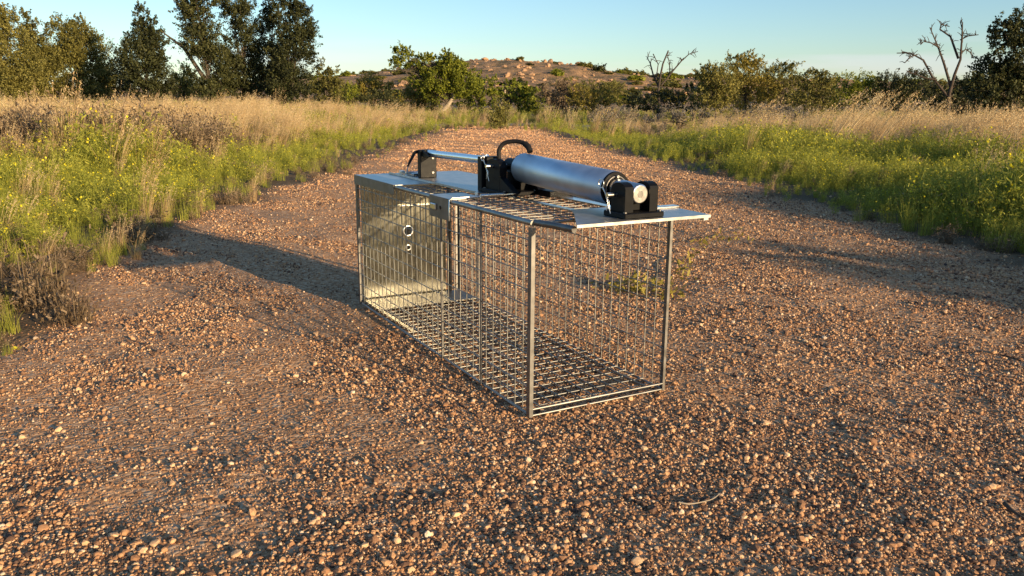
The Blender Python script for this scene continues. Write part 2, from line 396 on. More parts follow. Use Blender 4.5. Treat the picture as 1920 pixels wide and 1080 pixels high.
# ------------------------------------------------------------------ plants
class Leafy:
    """many small strips in numpy; tone = attribute per vertex"""
    def __init__(s): s.V = []; s.Q = []; s.T = []; s.n = 0
    def strips(s, P, W, tone):
        """P (m,k,3) centre lines, W (m,k,3) half width vectors"""
        m_, k_, _ = P.shape
        A = P-W; B = P+W; V = np.stack([A, B], 2).reshape(m_, k_*2, 3)
        base = s.n+(np.arange(m_)*k_*2)[:, None]; q = []
        for i in range(k_-1): q.append(np.concatenate([base+2*i, base+2*i+1, base+2*i+3, base+2*i+2], 1))
        s.V.append(V.reshape(-1, 3)); s.Q.append(np.concatenate(q)); s.T.append(np.repeat(tone, k_*2)); s.n += m_*k_*2
    def mesh(s, name, mat): return mesh_np(name, np.concatenate(s.V), np.concatenate(s.Q), mat, {'tone': ('POINT', np.concatenate(s.T))})
def unit(v): return v/np.maximum(np.linalg.norm(v, axis=-1, keepdims=True), 1e-9)
def blades(lf, r, n, h, spread, width, base_r=.03, bend=.5, lean=(0, 0), tone=(.2, .8), segs=4, hv=.35, taper=True):
    az = r.random(n)*6.283; b = np.stack([np.cos(az), np.sin(az), az*0], 1)
    root = np.stack([np.cos(az*1.7+3), np.sin(az*1.7+3), az*0], 1)*(r.random(n)[:, None]**.5)*base_r
    H = h*(1-hv*r.random(n)); sp = spread*r.random(n)
    t = np.linspace(0, 1, segs+1)
    out = b*sp[:, None]+np.array([lean[0], lean[1], 0])
    P = root[:, None, :]+np.stack([np.zeros((n, segs+1)), np.zeros((n, segs+1)), H[:, None]*(t-.5*bend*t**3*np.minimum(1, sp/(spread+1e-6))[:, None]*.6)], 2)
    P = P+(out[:, None, :]*H[:, None, None])*((1-bend)*t+bend*t**2)[None, :, None]
    wv = unit(np.cross(b+r.normal(0, .5, (n, 3))*[1, 1, 0], [0, 0, 1.]))
    wd = (width*(1-.85*t**1.5) if taper else np.full(segs+1, width))
    lf.strips(P, wv[:, None, :]*wd[None, :, None]*.5, tone[0]+(tone[1]-tone[0])*r.random(n))
    return P
def leaves(lf, r, C, size, tone, up=.3, asp=.45):
    n = len(C); d = unit(r.normal(0, 1, (n, 3))+[0, 0, up]); w = unit(np.cross(d, r.normal(0, 1, (n, 3))))
    L = size*(.6+.8*r.random(n))[:, None]
    P = np.stack([C-d*L*.5, C+d*L*.5], 1); lf.strips(P, np.stack([w*L*asp*.5]*2, 1), tone)

def make_weed(i, flowers=True):
    r = np.random.default_rng(300+i); lf = Leafy()
    P = blades(lf, r, 16, .27, .55, .0018, .05, .3, tone=(.3, .8), segs=4, hv=.5)
    blades(lf, r, 26, .24, .5, .0022, .06, .5, tone=(.3, 1), segs=4, hv=.7)
    pts = P[:, 1:, :].reshape(-1, 3)
    tips = []
    for j in range(16):
        for q in range(5):
            t = r.uniform(.25, 1); k = min(int(t*4), 3); a = P[j, k]*(1-(t*4-k))+P[j, k+1]*(t*4-k)
            d = unit(r.normal(0, 1, 3)+[0, 0, 1.0]); e = a+d*r.uniform(.03, .07); tips.append((a, e))
    A = np.array([t[0] for t in tips]); E = np.array([t[1] for t in tips])
    w = unit(np.cross(E-A, [0.3, .8, .1]))*.0008
    lf.strips(np.stack([A, E], 1), np.stack([w, w], 1), .3+.4*r.random(len(A)))
    C = []
    for q in range(120):
        a, e = tips[r.integers(len(tips))]; C.append(a+(e-a)*r.random()+r.normal(0, .006, 3))
    for q in range(40): C.append(pts[r.integers(len(pts))]*r.uniform(.3, 1)+r.normal(0, .008, 3))
    C = np.array(C); C[:, 2] = np.abs(C[:, 2]); leaves(lf, r, C, .019, np.clip(.2+.8*r.random(len(C)), 0, 1), asp=.22)
    me = lf.mesh('weed', M_green)
    if flowers:
        fl = Leafy(); sel = r.choice(len(E), 7, replace=False); C = E[sel]+[0, 0, .006]
        for _ in range(2): leaves(fl, r, C, .0095, .3+.6*r.random(len(C)), asp=1.)
        fv = np.concatenate(fl.V); off = len(me.vertices)
        # join the flowers as a second material
        V = np.concatenate([np.concatenate(lf.V), fv]); Q = np.concatenate([np.concatenate(lf.Q), np.concatenate(fl.Q)+off])
        T = np.concatenate([np.concatenate(lf.T), np.concatenate(fl.T)])
        me = mesh_np('weed', V, Q, M_green, {'tone': ('POINT', T)}); me.materials.append(M_yel)
        mi = np.zeros(len(Q), np.int32); mi[-len(C)*2:] = 1; me.polygons.foreach_set('material_index', mi)
    return me
def make_dry(i, h=.42, n=70, lean=(.25, .1)):
    r = np.random.default_rng(500+i); lf = Leafy()
    blades(lf, r, n, h*.75, .55, .0026, .05, .6, lean=(lean[0]*.5, lean[1]*.5), tone=(.05, .8), segs=4, hv=.6)
    P = blades(lf, r, n//3, h, .35, .0022, .04, .5, lean=lean, tone=(.5, 1), segs=5, hv=.3)
    tips = P[:, -1]; C = np.repeat(tips, 9, 0); dirs = np.repeat(unit(P[:, -1]-P[:, -2]), 9, 0)
    C = C-dirs*(r.random(len(C))[:, None]*.09)+r.normal(0, .004, C.shape); leaves(lf, r, C, .009, .5+.5*r.random(len(C)), asp=.3, up=.9)
    return lf.mesh('dry_tuft', M_dryg)
def make_green(i):
    r = np.random.default_rng(700+i); lf = Leafy()
    blades(lf, r, 60, .26, .5, .0026, .06, .6, tone=(.15, 1), segs=4, hv=.7); return lf.mesh('green_tuft', M_green)
def make_scrub(i, mat=M_brown):
    r = np.random.default_rng(900+i); lf = Leafy()
    P = blades(lf, r, 40, .16, 1.2, .003, .05, .3, tone=(.1, .7), segs=3, hv=.6)
    A = P[:, 1:, :].reshape(-1, 3); A = A[r.integers(0, len(A), 170)]; E = A+unit(r.normal(0, 1, (170, 3))+[0, 0, .4])*(.02+.05*r.random((170, 1)))
    w = unit(np.cross(E-A, r.normal(0, 1, (170, 3))))*.0011; lf.strips(np.stack([A, E], 1), np.stack([w, w*.4], 1), r.random(170))
    C = E+r.normal(0, .006, E.shape); leaves(lf, r, C, .012, r.random(170), asp=.4); return lf.mesh('scrub', mat)
plants = lib('plant_shapes')      # alphabetical order gives the instance index
names = []
for i in range(4): names.append(('a_weed%d' % i, make_weed(i)))
for i in range(2): names.append(('b_weed%d' % i, make_weed(10+i, False)))
for i in range(4): names.append(('c_dry%d' % i, make_dry(i)))
for i in range(3): names.append(('d_green%d' % i, make_green(i)))
for i in range(3): names.append(('e_scrub%d' % i, make_scrub(i)))
for nm, me in names: link(nm, me, coll=plants)
KIND = {'weed': (0, 4), 'plain': (4, 6), 'dry': (6, 10), 'green': (10, 13), 'scrub': (13, 16)}

def plant_scatter(name, x, y, kindprob, hfac, seed, scf=1.0):
    """kindprob: dict kind -> weights array"""
    r = np.random.default_rng(seed); ks = list(kindprob); Wt = np.stack([kindprob[k] for k in ks], 1)+1e-6
    cum = np.cumsum(Wt/Wt.sum(1, keepdims=True), 1); pick = (r.random(len(x))[:, None] > cum).sum(1)
    lo = np.array([KIND[k][0] for k in ks])[pick]; hi = np.array([KIND[k][1] for k in ks])[pick]
    idx = lo+(r.random(len(x))*(hi-lo)).astype(int)
    s = hfac*(.7+.6*r.random(len(x)))
    s = np.where(np.isin(idx, (13, 14, 15)), s*scf, s)
    isd = np.isin(idx, range(6, 10)); rotz = np.where(isd, r.normal(0, .6, len(x)), r.random(len(x))*6.28)
    P = np.stack([x, y, terrain(x, y)-.005], 1)
    scatter(name, P, np.stack([r.normal(0, .08, len(x)), r.normal(0, .08, len(x)), rotz], 1), np.stack([s, s, s*(.85+.3*r.random(len(x)))], 1), idx, plants)
def field(n, y0, y1, power, seed, marg=.25):
    global rng
    rng = np.random.default_rng(seed); return sample_view(n, y0, y1, power, marg)
# verge on the left
x, y = field(60000, .9, 40, 1.5, 51)
yl0 = y; dl = left_edge(y)-x+(fbm(x, y, .5, 61)-.47)*.5+.04*(y < 2.4)
k = (dl > -.02) & (rng.random(len(x)) < np.clip(.15+dl*1.1+.5*(yl0 < 2.6), 0, 1)); xl, yl, dl = x[k], y[k], dl[k]
pn = fbm(xl, yl, 1.3, 71); far = sm(6., 10, yl+dl*.9+(pn-.47)*5)*sm(.5, 2.0, dl)
sc = sm(.50, .60, fbm(xl, yl*.6, 1.1, 77))*(yl > 4.5)*sm(.8, 1.6, dl); sc = np.maximum(sc*.5, 3.0*np.exp(-(((xl+3.3)/1.0)**2+((yl-6.6)/.8)**2)**2))
edge = 1-sm(.05, .6, dl); nearb = (1-sm(1.9, 2.5, yl))
yp = sm(.44, .56, fbm(xl, yl*.7, 2.4, 79)); far2 = far*(1-.75*yp)
kp = {'weed': (1-far)*(1-edge)*(1-.85*nearb)+.75*far*yp, 'plain': .4*(1-far)*(1-edge)*(1-nearb)+.25*far*yp, 'dry': 1.0*far2+.06, 'green': .7*(1-far)*(1-.3*nearb)+.10+.3*far*yp, 'scrub': 2.4*sc+.7*edge+1.1*nearb+.05}
h = (.30+.60*sm(.0, 1.6, dl))*(.82+.04*sm(3, 9, yl))*(1-.1*nearb)*(.72+.9*sm(.32, .62, fbm(xl, yl, .7, 85)))*.95
h = h*(1+.35*far*(fbm(xl, yl, 1.8, 83)-.45))*(1-.20*sm(5, 9, yl))
plant_scatter('meadow_grass', xl, yl, kp, h, 91, 1+1.0*np.clip(sc, 0, 1)*(yl > 4))
# verge on the right
x, y = field(56000, .9, 30, 1.45, 52)
dr = x-right_edge(y)+(fbm(x, y, .5, 62)-.47)*.4
k = (dr > -.02) & (rng.random(len(x)) < np.clip(.15+dr*1.5, 0, 1)); xr, yr, dr = x[k], y[k], dr[k]
pn = fbm(xr, yr, 1.2, 72); far = sm(1.7, 2.6, dr+(pn-.47)*1.6-.12*np.maximum(yr-6, 0)*(yr < 11))
kp = {'weed': 1.2*(1-far)*sm(.0, .3, dr)+.05, 'plain': .5*(1-far)*(1-sm(6, 9, yr)), 'dry': 1.15*far+.03, 'green': .9*(1-far)+.05, 'scrub': .15+.25*far*sm(.5, .6, pn)+.3*(1-sm(0, .25, dr))}
h = (.42+.5*sm(.0, .9, dr))*(.88+.06*far)*(1-.38*sm(5.5, 9, yr)*(1-sm(.16, .28, xr/yr)))*(.76+.65*sm(.32, .62, fbm(xr, yr, .8, 86)))*.90*(1-.17*sm(3.5, 6, yr))
plant_scatter('verge_grass', xr, yr, kp, h, 92)
# stray plants on the far crest of the track
x = rng.uniform(-1.3, .7, 900); y = rng.uniform(11.5, 18.5, 900); k = rng.random(900) < sm(12.0, 15.5, y)*.8*sm(.38, .62, fbm(x, y, .45, 88)); x, y = x[k], y[k]
plant_scatter('crest_grass', x, y, {'plain': np.full(len(x), 1.), 'dry': np.full(len(x), .25), 'scrub': np.full(len(x), .8)}, np.full(len(x), .42), 95)
# sparse ground cover farther off, under the trees
x, y = field(9000, 15, 70, 1.0, 53)
k = ((y > 24.5) | (y < 18.8)) & ~((x > left_edge(y)-.2) & (x < right_edge(y)+.3) & (y < 19))
x, y = x[k], y[k]
plant_scatter('far_grass', x, y, {'plain': np.full(len(x), .9), 'dry': np.full(len(x), .35), 'scrub': np.full(len(x), .4)}, np.full(len(x), 1.25), 93)

for k, (px, py, s_, lb) in enumerate([(60, 570, 1.15, 'dark twiggy low bush at the left edge beside the gravel'), (130, 600, .7, 'small brown twiggy plant between the low bush and the open gravel'), (250, 455, .9, 'brown twiggy plant where the long shadow of the trap meets the verge'), (430, 385, .6, 'little brown plant standing alone on the gravel near the left verge')]):
    g_ = gnd(px, py); r_0 = np.random.default_rng(950+k); lf = Leafy(); PP = blades(lf, r_0, 110, .14, 1.3, .0022, .07, .3, tone=(.1, .8), segs=4, hv=.6); blades(lf, r_0, 35, .16, .6, .0022, .05, .5, tone=(.6, 1), segs=4, hv=.5)
    C = PP[:, 1:, :].reshape(-1, 3)[r_0.integers(0, 440, 420)]+r_0.normal(0, .002, (420, 3)); leaves(lf, r_0, C, .013, r_0.random(420), asp=.3)
    ob = link('twiggy_plant', lf.mesh('twiggy_plant', M_brown)); ob.location = (g_.x, g_.y, tz(g_.x, g_.y)-.004); ob.scale = (s_, s_, s_); tag(ob, lb, 'plant')
# tall tawny tufts one can tell apart
def tall_tuft(i, px, py_base, d, h, label, lean=(.75, .2), n=90):
    r = np.random.default_rng(1200+i); lf = Leafy()
    blades(lf, r, n, h*.7, .5, .004, .10, .6, lean=(lean[0]*.5, lean[1]*.5), tone=(.2, .8), segs=5, hv=.5)
    P = blades(lf, r, n//2, h, .3, .003, .09, .5, lean=lean, tone=(.6, 1), segs=6, hv=.35)
    tips = P[:, -1]; C = np.repeat(tips, 14, 0); dirs = np.repeat(unit(P[:, -1]-P[:, -2]), 14, 0)
    C = C-dirs*(r.random(len(C))[:, None]*.16)+r.normal(0, .005, C.shape); leaves(lf, r, C, .012, .65+.35*r.random(len(C)), asp=.35, up=.8)
    o = link('grass_tuft', lf.mesh('grass_tuft', M_dryg)); p = at(px, py_base, d)
    o.location = (p.x, p.y, tz(p.x, p.y)-.01); tag(o, label, 'grass tuft', 'tall tawny grass tufts beside the track')
TT = [(1385, 9.5, .62, 'tall thin tuft of tawny grass left of the big wind-blown clump, right verge'),
      (1560, 7.6, .66, 'biggest wind-blown clump of tawny seed heads on the right verge'),
      (1625, 7.0, .62, 'tawny grass clump leaning right, just right of the biggest clump'),
      (1700, 8.2, .60, 'bent tawny tuft in front of the forked dead tree'),
      (1800, 6.6, .52, 'broad low tawny tuft before the dark bushes at the right'),
      (1895, 5.6, .54, 'tawny tuft at the right edge of the photo'),
      (1590, 8.6, .70, 'tall pale tuft directly behind the biggest wind-blown clump'),
      (1530, 8.4, .64, 'thin pale tuft just left of the biggest wind-blown clump'),
      (1655, 7.8, .60, 'pale drooping tuft between the biggest clump and the forked dead tree'),
      (690, 13, .62, 'pale gold tuft beyond the left verge, below the low green bushes'),
      (712, 15, .62, 'pale gold tuft nearest the far end of the track on its left side')]
for i, (px, d, h, lb) in enumerate(TT): tall_tuft(i, px, 230, d, h, lb)

# ------------------------------------------------------------------ trees and bushes
def ellipsoid_points(r, n, c, rad, shell=.55):
    d = unit(r.normal(0, 1, (n, 3))); q = (shell+(1-shell)*r.random(n))**(.7); q = np.where(r.random(n) < .3, q*r.random(n)**.4, q)
    return c+d*q[:, None]*rad
G1 = 'trees in the row beyond the left meadow'; G3 = 'bushes in the thicket beyond the right verge'
def bush(name, label, cat, group, d, base_px, blobs, mat, seed, leaf=.042, cover=3.0, trunk=M_bark, asp=.55, trunk_path=None, gap=.42, thick=None, twig=True, leany=0.0):
    """blobs: list of (px, py, rx, ry) outlines of the crown's masses, each built as a mass with depth at distance d"""
    r = np.random.default_rng(seed); b = at(base_px, 200, d); bz = tz(b.x, d); root = Vector((b.x, d, bz-.05))
    e = bpy.data.objects.new(name, None); COL.objects.link(e); e.location = root; tag(e, label, cat, group)
    s = d/F; lf = Leafy(); ends = []; org = np.array(root)
    # uniform masses
    if group == G3: blobs = [(a_, b_-4, c_*1.05, d_*1.15) for a_, b_, c_, d_ in blobs]
    for (px, py, rx, ry) in blobs:
        c = at(px, py, d); c = np.array([c.x, d+r.uniform(-.3, .3)*rx*s, c.z]); rad = np.array([rx*s, rx*s*.85, ry*s])
        lo = c[2]-rad[2]
        if lo < bz+.02: 
            hi = c[2]+rad[2]; c[2] = (hi+bz+.02)/2; rad[2] = max((hi-bz)/2, .1)
        area = rx*ry*3.14*s*s; nleaf = int(cover*area/(leaf*leaf*asp*.5)); ncl = max(6, int(nleaf/26))
        cl = ellipsoid_points(r, ncl, c, rad*1.0, .5)
        # gaps: drop clumps by a noise field
        g = fbm(cl[:, 0]*1+cl[:, 1]*.7, cl[:, 2], max(rad.min(), .2)*.55, seed % 97, 3); cl = cl[g > gap*1.02]
        # ragged outline: a few reach outwards
        k = r.random(len(cl)) < .18; cl[k] = c+(cl[k]-c)*(1.08+.32*r.random(k.sum()))[:, None]
        if len(cl) == 0: continue
        # each clump is a spray of leafy twigs pointing outwards and up
        out = unit((cl-c)/rad+np.array([0, 0, .55])+r.normal(0, .45, cl.shape)); ln = (.16+.22*r.random(len(cl)))*min(1.5, max(.35, rad.min()))
        per = 26; ctr = np.repeat(cl, per, 0); t = r.random(len(ctr))**.8
        L = ctr+np.repeat(out*ln[:, None], per, 0)*(t[:, None]*2.0-.7)+r.normal(0, 1, ctr.shape)*(np.repeat(ln, per)*.34*(1.1-.7*t))[:, None]
        tone = np.clip(np.repeat(.12+.7*r.random(len(cl)), per)+r.normal(0, .14, len(L)), 0, 1)
        k = L[:, 2] > bz+.02; leaves(lf, r, L[k]-org, leaf, tone[k], up=.4, asp=asp)
        for q in cl[:: max(1, len(cl)//9)]: ends.append(q)
    cr_ = link('crown', lf.mesh('crown', mat), e)
    mb = MB(); tr = thick or max(.03, min(.14, max(bb[3] for bb in blobs)*s*.05))
    path = [Vector(p)-root for p in (trunk_path or [])] or None
    if path is None:
        c0 = np.mean([np.array(at(*bb[:2], d)) for bb in blobs], 0); top = Vector(c0)-root; top.y = 0
        path = [Vector((0, 0, 0)), top*.35+Vector((r.normal(0, .05), 0, .02)), top*.8]
    mb.tube(path, tr, 7, r2=tr*.5); mb2 = MB()
    for q in ends:
        q = Vector(q)-root; st = path[0].lerp(path[-1], r.uniform(.3, 1)) if len(path) < 3 else (path[1].lerp(path[-1], r.uniform(0, 1)))
        mid = st.lerp(q, .5)+Vector((r.normal(0, .06), r.normal(0, .06), abs(r.normal(0, .08))))*max(.4, (q-st).length*.5)
        mb2.tube([st, mid, q], [tr*.32, tr*.18, tr*.06], 5, caps=False)
    mb.build('trunk', trunk, e)
    if ends: mb2.build('branch', M_bark, e)
    return e
bush('olive_tree', 'olive green tree at the left edge of the photo', 'tree', G1, 27, 15, [(12, 50, 22, 38), (-25, 60, 40, 55), (20, 100, 45, 50), (30, 140, 55, 45), (-30, 140, 60, 50), (10, 165, 60, 30)], M_olive, 1, gap=.38)
bush('olive_tree', 'second olive tree from the left edge, with a pointed feathery top', 'tree', G1, 28, 75, [(50, 48, 16, 30), (68, 85, 32, 42), (80, 130, 46, 45), (70, 160, 60, 32)], M_olive, 2, gap=.38)
bush('olive_tree', 'olive tree with two ragged tops left of the lone dark tree', 'tree', G1, 29, 150, [(118, 45, 20, 22), (155, 48, 14, 18), (138, 80, 42, 34), (160, 110, 46, 40), (130, 120, 45, 35), (150, 155, 65, 34)], M_olive, 3, gap=.38)
bush('dark_tree', 'lone dark conical tree standing between the olive trees and the tall dark group', 'tree', G1, 26, 275, [(262, 35, 16, 24), (290, 52, 14, 20), (265, 75, 32, 34), (290, 95, 28, 34), (270, 125, 48, 40), (280, 160, 48, 30)], M_darkleaf, 4, gap=.385, cover=3.6)
bush('dark_shrub', 'low dark undergrowth between the olive trees and the lone dark tree', 'shrub', G1, 30, 215, [(200, 150, 35, 28), (230, 165, 35, 22), (190, 125, 20, 20)], M_darkleaf, 5, gap=.4)
bush('olive_shrub', 'pale olive shrub in the gap between the lone dark tree and the tall dark group', 'shrub', G1, 32, 345, [(345, 140, 22, 24), (345, 165, 28, 25)], M_gold, 6, gap=.45)
bush('dark_tree', 'leftmost tall dark tree of the group, leaning left with a bare limb pointing left', 'tree', G1, 26, 400, [(345, 5, 20, 30), (365, 35, 28, 35), (378, 75, 38, 42), (395, 115, 38, 38), (400, 150, 34, 32), (392, 172, 30, 22), (385, -5, 25, 25)], M_darkleaf, 7, gap=.385, cover=3.6)
bush('dark_tree', 'middle tall dark tree of the group, its top out of the photo', 'tree', G1, 27, 470, [(440, 0, 28, 38), (455, 45, 34, 42), (455, 95, 38, 45), (455, 140, 42, 40), (460, 170, 42, 22)], M_darkleaf, 8, gap=.385, cover=3.6)
bush('dark_tree', 'dark narrow tree squeezed between the middle and the right tall dark trees', 'tree', G1, 28, 505, [(508, 10, 18, 35), (512, 60, 26, 45), (512, 120, 34, 45), (510, 165, 36, 30)], M_darkleaf, 9, gap=.385, cover=3.6)
bush('dark_tree', 'rightmost and tallest dark tree of the group, with a full right side', 'tree', G1, 26, 545, [(550, -10, 28, 40), (560, 40, 30, 40), (562, 75, 34, 32), (550, 120, 38, 45), (548, 160, 42, 34)], M_darkleaf, 10, gap=.385, cover=3.6)
bush('olive_shrub', 'olive bush with a pointed top just right of the tall dark trees', 'shrub', G1, 26, 615, [(608, 135, 12, 22), (622, 150, 18, 20), (618, 172, 34, 22)], M_olive, 11)
# bare limb of the leaning dark tree
mb = MB(); a = at(345, 90, 26); b_ = at(302, 58, 26)
par = [o for o in COL.objects if o.name == 'dark_tree.001'][0]
mb.tube([Vector(at(385, 150, 26))-par.location, Vector(a)-par.location, Vector(b_)-par.location], [.07, .05, .018], 6); mb.build('bare_limb', M_bark, par)
G2 = 'bushes and small trees at the far end of the track'
bush('green_shrub', 'low green bush right of the pointed olive bush', 'shrub', G2, 34, 650, [(650, 178, 25, 20), (640, 190, 25, 14)], M_mesq, 12)
bush('golden_shrub', 'golden brown bush left of the leaning mesquite', 'shrub', G2, 38, 700, [(690, 165, 25, 22), (715, 162, 22, 20)], M_gold, 13)
bush('dark_shrub', 'dark green bush in front of the golden brown one left of the mesquite', 'shrub', G2, 33, 722, [(715, 190, 30, 20), (745, 192, 20, 18)], M_darkleaf, 14)
tp = [at(820, 219, 36), at(838, 200, 36), at(850, 182, 36), at(845, 160, 36), at(830, 125, 36)]
bush('mesquite_tree', 'round bright green tree with pale leaning trunk and a thin tuft, upper left', 'tree', G2, 36, 820, [(755, 102, 20, 16), (742, 120, 12, 10), (775, 125, 20, 13), (798, 112, 16, 12), (838, 105, 10, 10), (825, 128, 34, 22), (850, 128, 26, 20), (822, 155, 44, 30), (865, 155, 34, 26), (845, 168, 38, 16)], M_mesq, 15, trunk=M_pale, trunk_path=tp, gap=.36, thick=.11, leaf=.06, cover=4.5)
bush('brown_shrub', 'brown green brush under the left half of the round bright green tree', 'shrub', G2, 39, 785, [(785, 172, 28, 30), (770, 190, 26, 24), (800, 195, 26, 20)], M_olive, 16)
bush('green_tree', 'green bushy tree just right of the round bright green tree', 'tree', G2, 38, 905, [(900, 160, 30, 20), (915, 178, 34, 26), (885, 185, 28, 24)], M_mesq, 17, leaf=.08)
tp = [at(925, 214, 35), at(936, 198, 35), at(945, 182, 35), at(948, 165, 35)]
bush('green_tree', 'small green tree with a thin pale crooked trunk, behind the weed in the track', 'tree', G2, 35, 925, [(965, 165, 24, 18), (985, 178, 26, 22), (950, 180, 18, 20), (985, 195, 24, 18)], M_mesq, 18, trunk=M_pale, trunk_path=tp, thick=.09, leaf=.08)
bush('green_shrub', 'green bush left of the reddish brown bush, right of the crooked trunk', 'shrub', G2, 36, 1010, [(1005, 188, 20, 26), (990, 200, 24, 16)], M_mesq, 19)
bush('brown_shrub', 'reddish brown bush at the right of the far end of the track', 'shrub', G2, 33, 1045, [(1040, 175, 26, 22), (1050, 195, 32, 20), (1065, 165, 22, 18)], M_brown, 20)
bush('golden_shrub', 'bright yellow green bush right of the reddish brown bush', 'shrub', G2, 32, 1110, [(1090, 180, 28, 20), (1125, 182, 28, 18), (1110, 195, 40, 16)], M_gold, 21)
bush('dark_shrub', 'dark shrub rising behind the yellow green bush', 'shrub', G2, 46, 1090, [(1070, 160, 30, 14), (1110, 165, 32, 14), (1150, 168, 26, 14)], M_olive, 22)
bush('dark_shrub', 'wide dark green bush below the thin dead tree', 'shrub', G2, 24, 1230, [(1190, 192, 28, 18), (1235, 190, 36, 20), (1285, 192, 30, 20)], M_darkleaf, 23)
bush('grey_shrub', 'grey leafless brush below the yellow green bush, at the right verge', 'shrub', G2, 20, 1150, [(1130, 214, 30, 12), (1170, 216, 26, 12)], M_greyt, 24, cover=1.6, asp=.2)
bush('grey_shrub', 'grey leafless brush below the wide dark green bush', 'shrub', G2, 17, 1270, [(1240, 220, 32, 15), (1290, 218, 34, 15), (1340, 220, 26, 15)], M_greyt, 25, cover=1.6, asp=.2)
bush('grey_shrub', 'grey dead brush in shade behind the tawny grass of the right verge', 'shrub', G2, 16, 1430, [(1400, 226, 36, 17), (1450, 220, 40, 17), (1490, 226, 30, 17)], M_greyt, 46, cover=1.6, asp=.2)
bush('olive_shrub', 'rounded olive bush right of the thin dead tree', 'shrub', G3, 27, 1345, [(1330, 152, 24, 22), (1350, 165, 34, 28), (1335, 190, 34, 22)], M_olive, 26)
bush('golden_shrub', 'tallest golden olive bush of the thicket, with feathery twigs on top', 'shrub', G3, 28, 1400, [(1370, 118, 14, 12), (1405, 122, 20, 20), (1395, 145, 34, 24), (1405, 175, 44, 32)], M_gold, 27, gap=.48)
bush('olive_shrub', 'olive bush with a feathery top right of the tallest golden bush', 'shrub', G3, 28, 1465, [(1470, 125, 20, 13), (1462, 150, 32, 22), (1470, 180, 40, 28)], M_olive, 28, gap=.46)
bush('dark_shrub', 'pointed dark olive bush in the middle of the thicket', 'shrub', G3, 26, 1530, [(1522, 150, 20, 14), (1545, 158, 22, 18), (1525, 185, 38, 26)], M_olive, 29)
bush('green_shrub', 'level topped green bush left of the forked dead tree', 'shrub', G3, 30, 1600, [(1585, 172, 34, 22), (1620, 168, 32, 20), (1600, 190, 45, 18)], M_mesq, 30)
bush('dark_shrub', 'dark green bush behind the foot of the forked dead tree', 'shrub', G3, 29, 1690, [(1670, 172, 34, 22), (1710, 165, 34, 24), (1690, 192, 45, 20)], M_darkleaf, 31)
bush('dark_shrub', 'very dark low bush right of the forked dead tree', 'shrub', G3, 22, 1800, [(1770, 185, 36, 22), (1815, 180, 34, 26), (1790, 200, 50, 18)], M_darkleaf, 32)
bush('dark_tree', 'large dark tree at the right edge of the photo', 'tree', G3, 18, 1900, [(1880, 65, 22, 22), (1915, 50, 28, 28), (1950, 60, 40, 40), (1890, 105, 38, 36), (1930, 120, 50, 45), (1870, 145, 40, 34), (1900, 180, 60, 36), (1850, 175, 40, 28)], M_darkleaf, 33, gap=.38, leaf=.045)
k = 0
for px in range(1310, 1960, 62):
    bush('backdrop_shrub', 'green shrub of the even line of shrubs behind the right thicket', 'shrub', 'even line of shrubs behind the right thicket', 52+(k % 3)*3, px, [(px, 172+(k*7) % 9, 34, 16), (px+25, 178, 30, 16)], M_olive if k % 2 else M_darkleaf, 60+k, leaf=.12, cover=2.6); k += 1
k = 0
for px in range(-20, 660, 75):
    bush('backdrop_shrub', 'dark shrub in the undergrowth behind the trees of the left row', 'shrub', 'undergrowth behind the left row of trees', 38+(k % 3)*2, px, [(px, 168, 38, 16), (px+28, 172, 34, 14)], M_darkleaf if k % 2 else M_olive, 80+k, leaf=.12, cover=2.6); k += 1
k = 0
for px in range(640, 1300, 55):
    bush('backdrop_shrub', 'olive shrub standing between the track-end bushes and the rocky hill', 'shrub', 'shrubs between the track-end bushes and the hill', 60+(k % 4)*6, px, [(px, 184, 30, 12), (px+22, 187, 26, 11)], (M_olive, M_darkleaf, M_gold)[k % 3], 110+k, leaf=.14, cover=2.4); k += 1

# the weed in the middle of the track, far off
e = bush('track_weed', 'dark green weed growing in the middle of the track near its far end', 'weed', None, 13.4, 937, [(938, 212, 10, 14), (935, 228, 14, 14), (944, 198, 6, 9)], M_olive, 45, leaf=.022, cover=3.2, thick=.008, gap=.2)
# unseen saplings added off to the right, sized to cast long shadows across the gravel
for k, (lx, ly, blobs, lb) in enumerate([(7.0, -3.2, [(960, 225-470+0, 150, 80), (870, 225-440, 90, 70), (1060, 225-450, 100, 70)], 'unseen lacy tree added to cast shade, nearest the trap'),
        (5.6, 0.2, [(960, 225-330, 130, 60), (1060, 225-315, 90, 55)], 'unseen low tree added to cast shade, beyond the nearest one')]):
    e = bush('shade_sapling', lb, 'tree', None, 5.0, 960, [(a, b+190, c, d_) for a, b, c, d_ in blobs], M_olive, 140+k, leaf=.05, cover=4.2, thick=.03, gap=.22)
    e.location = (lx, ly, 0)

